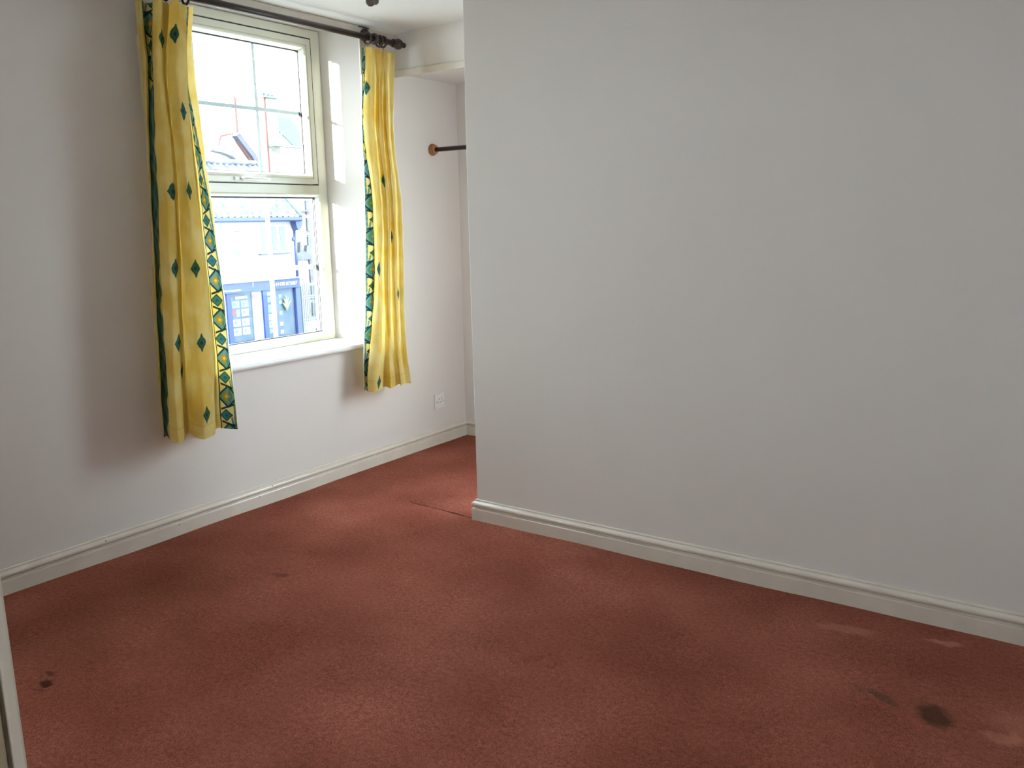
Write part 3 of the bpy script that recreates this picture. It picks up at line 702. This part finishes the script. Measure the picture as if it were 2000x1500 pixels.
rows_ = [(-1.03, 'top row'), (-1.30, 'second row'), (-1.60, 'third row'), (-1.88, 'bottom row')]
dim = mat('shaded_card_paper', (.09, .12, .155), .6)  # darker copy of the card paper, shade put into its colour
for k, (z_, nm) in enumerate(rows_):
    for q_, yy in enumerate((16.64, 16.98)):
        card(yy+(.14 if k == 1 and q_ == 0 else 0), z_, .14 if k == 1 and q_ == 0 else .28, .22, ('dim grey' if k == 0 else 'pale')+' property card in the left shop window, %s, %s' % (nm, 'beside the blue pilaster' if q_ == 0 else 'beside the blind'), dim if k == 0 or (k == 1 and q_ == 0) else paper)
card(16.63, -1.30, .135, .17, 'small pinkish red poster in the shop window, second row beside the pilaster', redp, 2)
card(16.78, -.90, .46, .075, 'long pale header strip above the property cards in the left shop window', paper, 2)
for k, (z_, hh, m_) in enumerate(((-.86, .10, paper), (-1.02, .16, dim), (-1.26, .25, dim), (-1.56, .20, paper), (-1.80, .20, paper), (-2.04, .14, dim))):
    card(18.0, z_, .22, hh, '%s card in the right shop window, %s of its column' % ('pale' if m_ is paper else 'bluish', ('topmost', 'second', 'third', 'fourth', 'fifth', 'lowest')[k]), m_, 1 if k == 2 else 0)
for k, z_ in enumerate((-.96, -1.16, -1.50, -1.86, -2.12)):
    card(18.46, z_, .13, .12, 'small card hanging in the right shop window behind the window bar, %s one' % ('highest', 'second', 'middle', 'fourth', 'lowest')[k], dim if k < 3 else paper, 2)
for yy, zz, lab in ((16.62, -.96, 'round red and white badge on the shop window beside the left blue pilaster'), (17.46, -.93, 'round red and white badge hanging over the pale blind in the shop window')):
    bm = bmesh.new(); add_lathe(bm, [(0, .065), (.006, .065), (.006, 0)], (-18.90+(.0 if yy > 17 else -.03), yy, zz), (1, 0, 0), 20); b = obj('window_badge', bm, redp); tag(b, lab, 'badge', 'round badges on the shop window')
    bm = bmesh.new(); add_lathe(bm, [(0, .042), (.004, .042), (.004, 0)], (-18.893+(.0 if yy > 17 else -.03), yy, zz), (1, 0, 0), 20); obj('badge_centre', bm, dim, b)
gr = bmesh.new()
for k, (dy, hh) in enumerate(((-.14, .30), (-.08, .44), (-.01, .52), (.07, .46), (.15, .34), (.03, .30))):
    base = Vector((-18.87, 18.74, -1.52)); pts_ = [base+Vector((0, dy*t*t*1.3, hh*t)) for t in (0, .25, .5, .75, 1)]
    add_tube(gr, pts_, [.008, .03, .045, .03, .003], 6)
tag(obj('window_plant', gr, mat('pale_green_leaves', (.12, .18, .08), .6)), 'pale green plant shape behind the glass of the right shop window', 'plant')

# gabled house behind the shop
gh = thing('gabled_house', (-26, 22, GZ), 'pale gabled house with dark coping tiles behind the shop roof', 'building')
bm = bmesh.new(); add_prism(bm, [(17.5, GZ), (24.1, GZ), (24.1, 3.30), (23.9, 3.35), (22.75, 4.70), (21.95, 4.66), (21.62, 4.10), (17.5, 4.02)], 0, -29, -26); obj('wall', bm, white_m, gh)
def band(pts, wd, x0, x1, m, par, name):
    bm = bmesh.new()
    for a, b in zip(pts, pts[1:]):
        dx_, dz_ = b[0]-a[0], b[1]-a[1]; l_ = math.hypot(dx_, dz_); n_ = (-dz_/l_*wd/2, dx_/l_*wd/2)
        add_prism(bm, [(a[0]+n_[0], a[1]+n_[1]), (b[0]+n_[0], b[1]+n_[1]), (b[0]-n_[0], b[1]-n_[1]), (a[0]-n_[0], a[1]-n_[1])], 0, x0, x1)
    return obj(name, bm, m, par)
cop = mat('lavender_coping_tile', (.035, .036, .058), .7)
band([(22.70, 4.80), (23.15, 4.30), (23.45, 3.98)], .20, -26.05, -25.7, cop, gh, 'coping_tiles')
band([(23.42, 4.02), (23.62, 3.74), (23.86, 3.32)], .22, -26.05, -25.72, cop, gh, 'coping_tiles')
band([(21.70, 4.16), (21.92, 4.68), (22.5, 4.80)], .07, -26.05, -25.75, red_m, gh, 'ridge_tiles')
band([(22.78, 4.55), (23.72, 3.42)], .05, -26.0, -25.85, red_m, gh, 'brick_course')
for yy in (22.0, 22.25, 22.42): bm = bmesh.new(); add_lathe(bm, [(0, .04), (.05, .05), (.10, .02), (.12, 0)], (-25.9, yy, 4.76), (0, 0, 1), 10); obj('ridge_finial', bm, grey_l, gh, True)
band([(20.8, 4.16), (21.4, 4.22), (21.9, 4.16), (22.3, 4.05), (22.65, 3.84), (22.85, 3.6)], .24, -25.9, -25.6, grey_l, gh, 'arched_roof_edge')
st = box('chimney_stack', (-26.75, 23.22, 3.2), (-26.45, 23.32, 6.34), red_m, gh)
bm = bmesh.new(); add_lathe(bm, [(0, .09), (.05, .10), (.16, .07)], (-26.6, 23.27, 6.34), (0, 0, 1), 14); obj('pot', bm, grey_l, st, True)
def aerial(name, x_, y_, z_, h, lab):
    a = thing(name, (x_, y_, z_), lab, 'aerial')
    tube('mast', [(x_, y_, z_), (x_, y_, z_+h)], .014, grey_l, a, 6); tube('boom', [(x_, y_-.42, z_+h*.05), (x_, y_+.45, z_+h*.14)], .012, grey_l, a, 6)
    for k in range(4): tube('element', [(x_, y_+.02+k*.03, z_+h*(.72+.07*k)-.06), (x_, y_+.02+k*.03, z_+h*(.72+.07*k)+.03)], .012, grey_l, a, 6)
aerial('rooftop_aerial', -26.6, 23.27, 6.51, .45, 'thin television aerial on the slim red chimney')
ho = thing('slate_roofed_house', (-30, 29, GZ), 'white house with pale slate hipped roof at upper right of the view', 'building')
bs = box('chimney_stack', (-30.9, 27.95, 3.5), (-30.2, 28.62, 7.12), buff, ho); box('shaded_side', (-30.9, 27.86, 3.5), (-30.22, 27.95, 7.12), red_m, bs)  # red strip paints the chimney's shaded side beside the sunlit buff front
box('cap', (-31, 27.80, 7.12), (-30.1, 28.70, 7.20), slate, bs)
for k in range(4):
    bm = bmesh.new(); add_lathe(bm, [(0, .09), (.03, .10), (.17, .07), (.19, .085)], (-30.5, 27.93+.23*k, 7.20-.02*k), (0, 0, 1), 14); obj('pot', bm, slate, bs, True)
aerial('rooftop_aerial', -30.5, 27.93, 7.395, .56, 'thin television aerial on the broad buff chimney')
box('wall', (-36, 27.9, GZ), (-30.4, 33.5, 4.95), white_m, ho)
bm = bmesh.new(); nn_ = 28
for k in range(nn_):
    t0_, t1_ = k/nn_, (k+1)/nn_; za, zb = 5.03+1.45*t0_, 5.03+1.45*t1_; xa, xb = -30-1.2*t0_, -30-1.2*t1_
    yl = 28.47 if za > 5.72 else 28.86+(5.72-za)*.55
    add_prism(bm, [(yl, za), (30.3, za), (30.3, zb+.006), (yl, zb+.006)], 0, xa, xb-.07)
obj('roof', bm, slate, ho)
band([(27.85, 4.96), (28.75, 5.62)], .05, -30.05, -29.9, slate, ho, 'hip_tiles')
box('eaves_gutter', (-30.1, 27.9, 4.90), (-29.85, 30.2, 5.0), iron, ho)

# brick neighbour to the right of the shop and the gate before it
br = thing('brick_building', (-21.2, 22, GZ), 'pale pink brick building beyond the shop downpipe', 'building')
box('wall', (-25.5, 19.9, GZ), (-21.25, 27, 2.6), mat('sunbleached_wall', (.20, .18, .175), .8, vary=(4, (.3, .29, .28), .9)), br)
for k in range(7): box('quoin', (-21.25, 21.92, 2.1-.62*k), (-21.18, 22.08+.03*(k % 2), 2.1-.62*k-.50), grey_l, br)
box('ledge', (-21.25, 20.9, 1.70), (-21.1, 22.0, 1.76), grey_l, br); box('ledge', (-21.25, 20.9, 2.08), (-21.12, 21.3, 2.11), grey_l, br)
box('cable_run', (-21.25, 21.25, .98), (-21.2, 21.9, 1.0), pink_m, br); box('cable_run', (-21.25, 21.25, .8), (-21.2, 21.9, .82), pink_m, br)
bm = bmesh.new(); add_prism(bm, [(21.3, -.02), (21.3, .22), (21.42, .26), (21.45, .60), (21.52, .64), (21.54, .35), (21.72, .24), (21.78, .5), (21.95, .48), (21.98, -.02)], 0, -21.25, -21.1); obj('grey_wall_block', bm, grey_l, br)  # irregular grey block standing out from the wall
box('red_panel', (-21.25, 21.3, -.74), (-21.2, 21.8, -.36), mat('pale_red_panel', (.28, .18, .17), .7), br)
ga = thing('iron_gate', (-20.9, 21.6, GZ), 'pale iron gate with spiked uprights beside the shop', 'gate')
for k in range(7):
    y_ = 21.27+.085*k; bm = bmesh.new(); add_tube(bm, [(-20.9, y_, -2.4), (-20.9, y_, -.92+.03*(k % 2)), (-20.9, y_, -.80+.03*(k % 2))], [.014, .014, .002], 6); obj('upright', bm, iron, ga)
for z_ in (-1.35, -1.42, -2.2): box('cross_rail', (-20.93, 21.22, z_), (-20.88, 21.82, z_+.05), iron, ga)
box('kick_panel', (-20.92, 21.25, -2.55), (-20.89, 21.82, -2.25), mat('pale_blue_panel', (.17, .21, .22), .6), ga)
for y_ in (21.18, 21.84): box('gate_post', (-20.95, y_-.03, GZ), (-20.86, y_+.03, -.95), iron, ga)
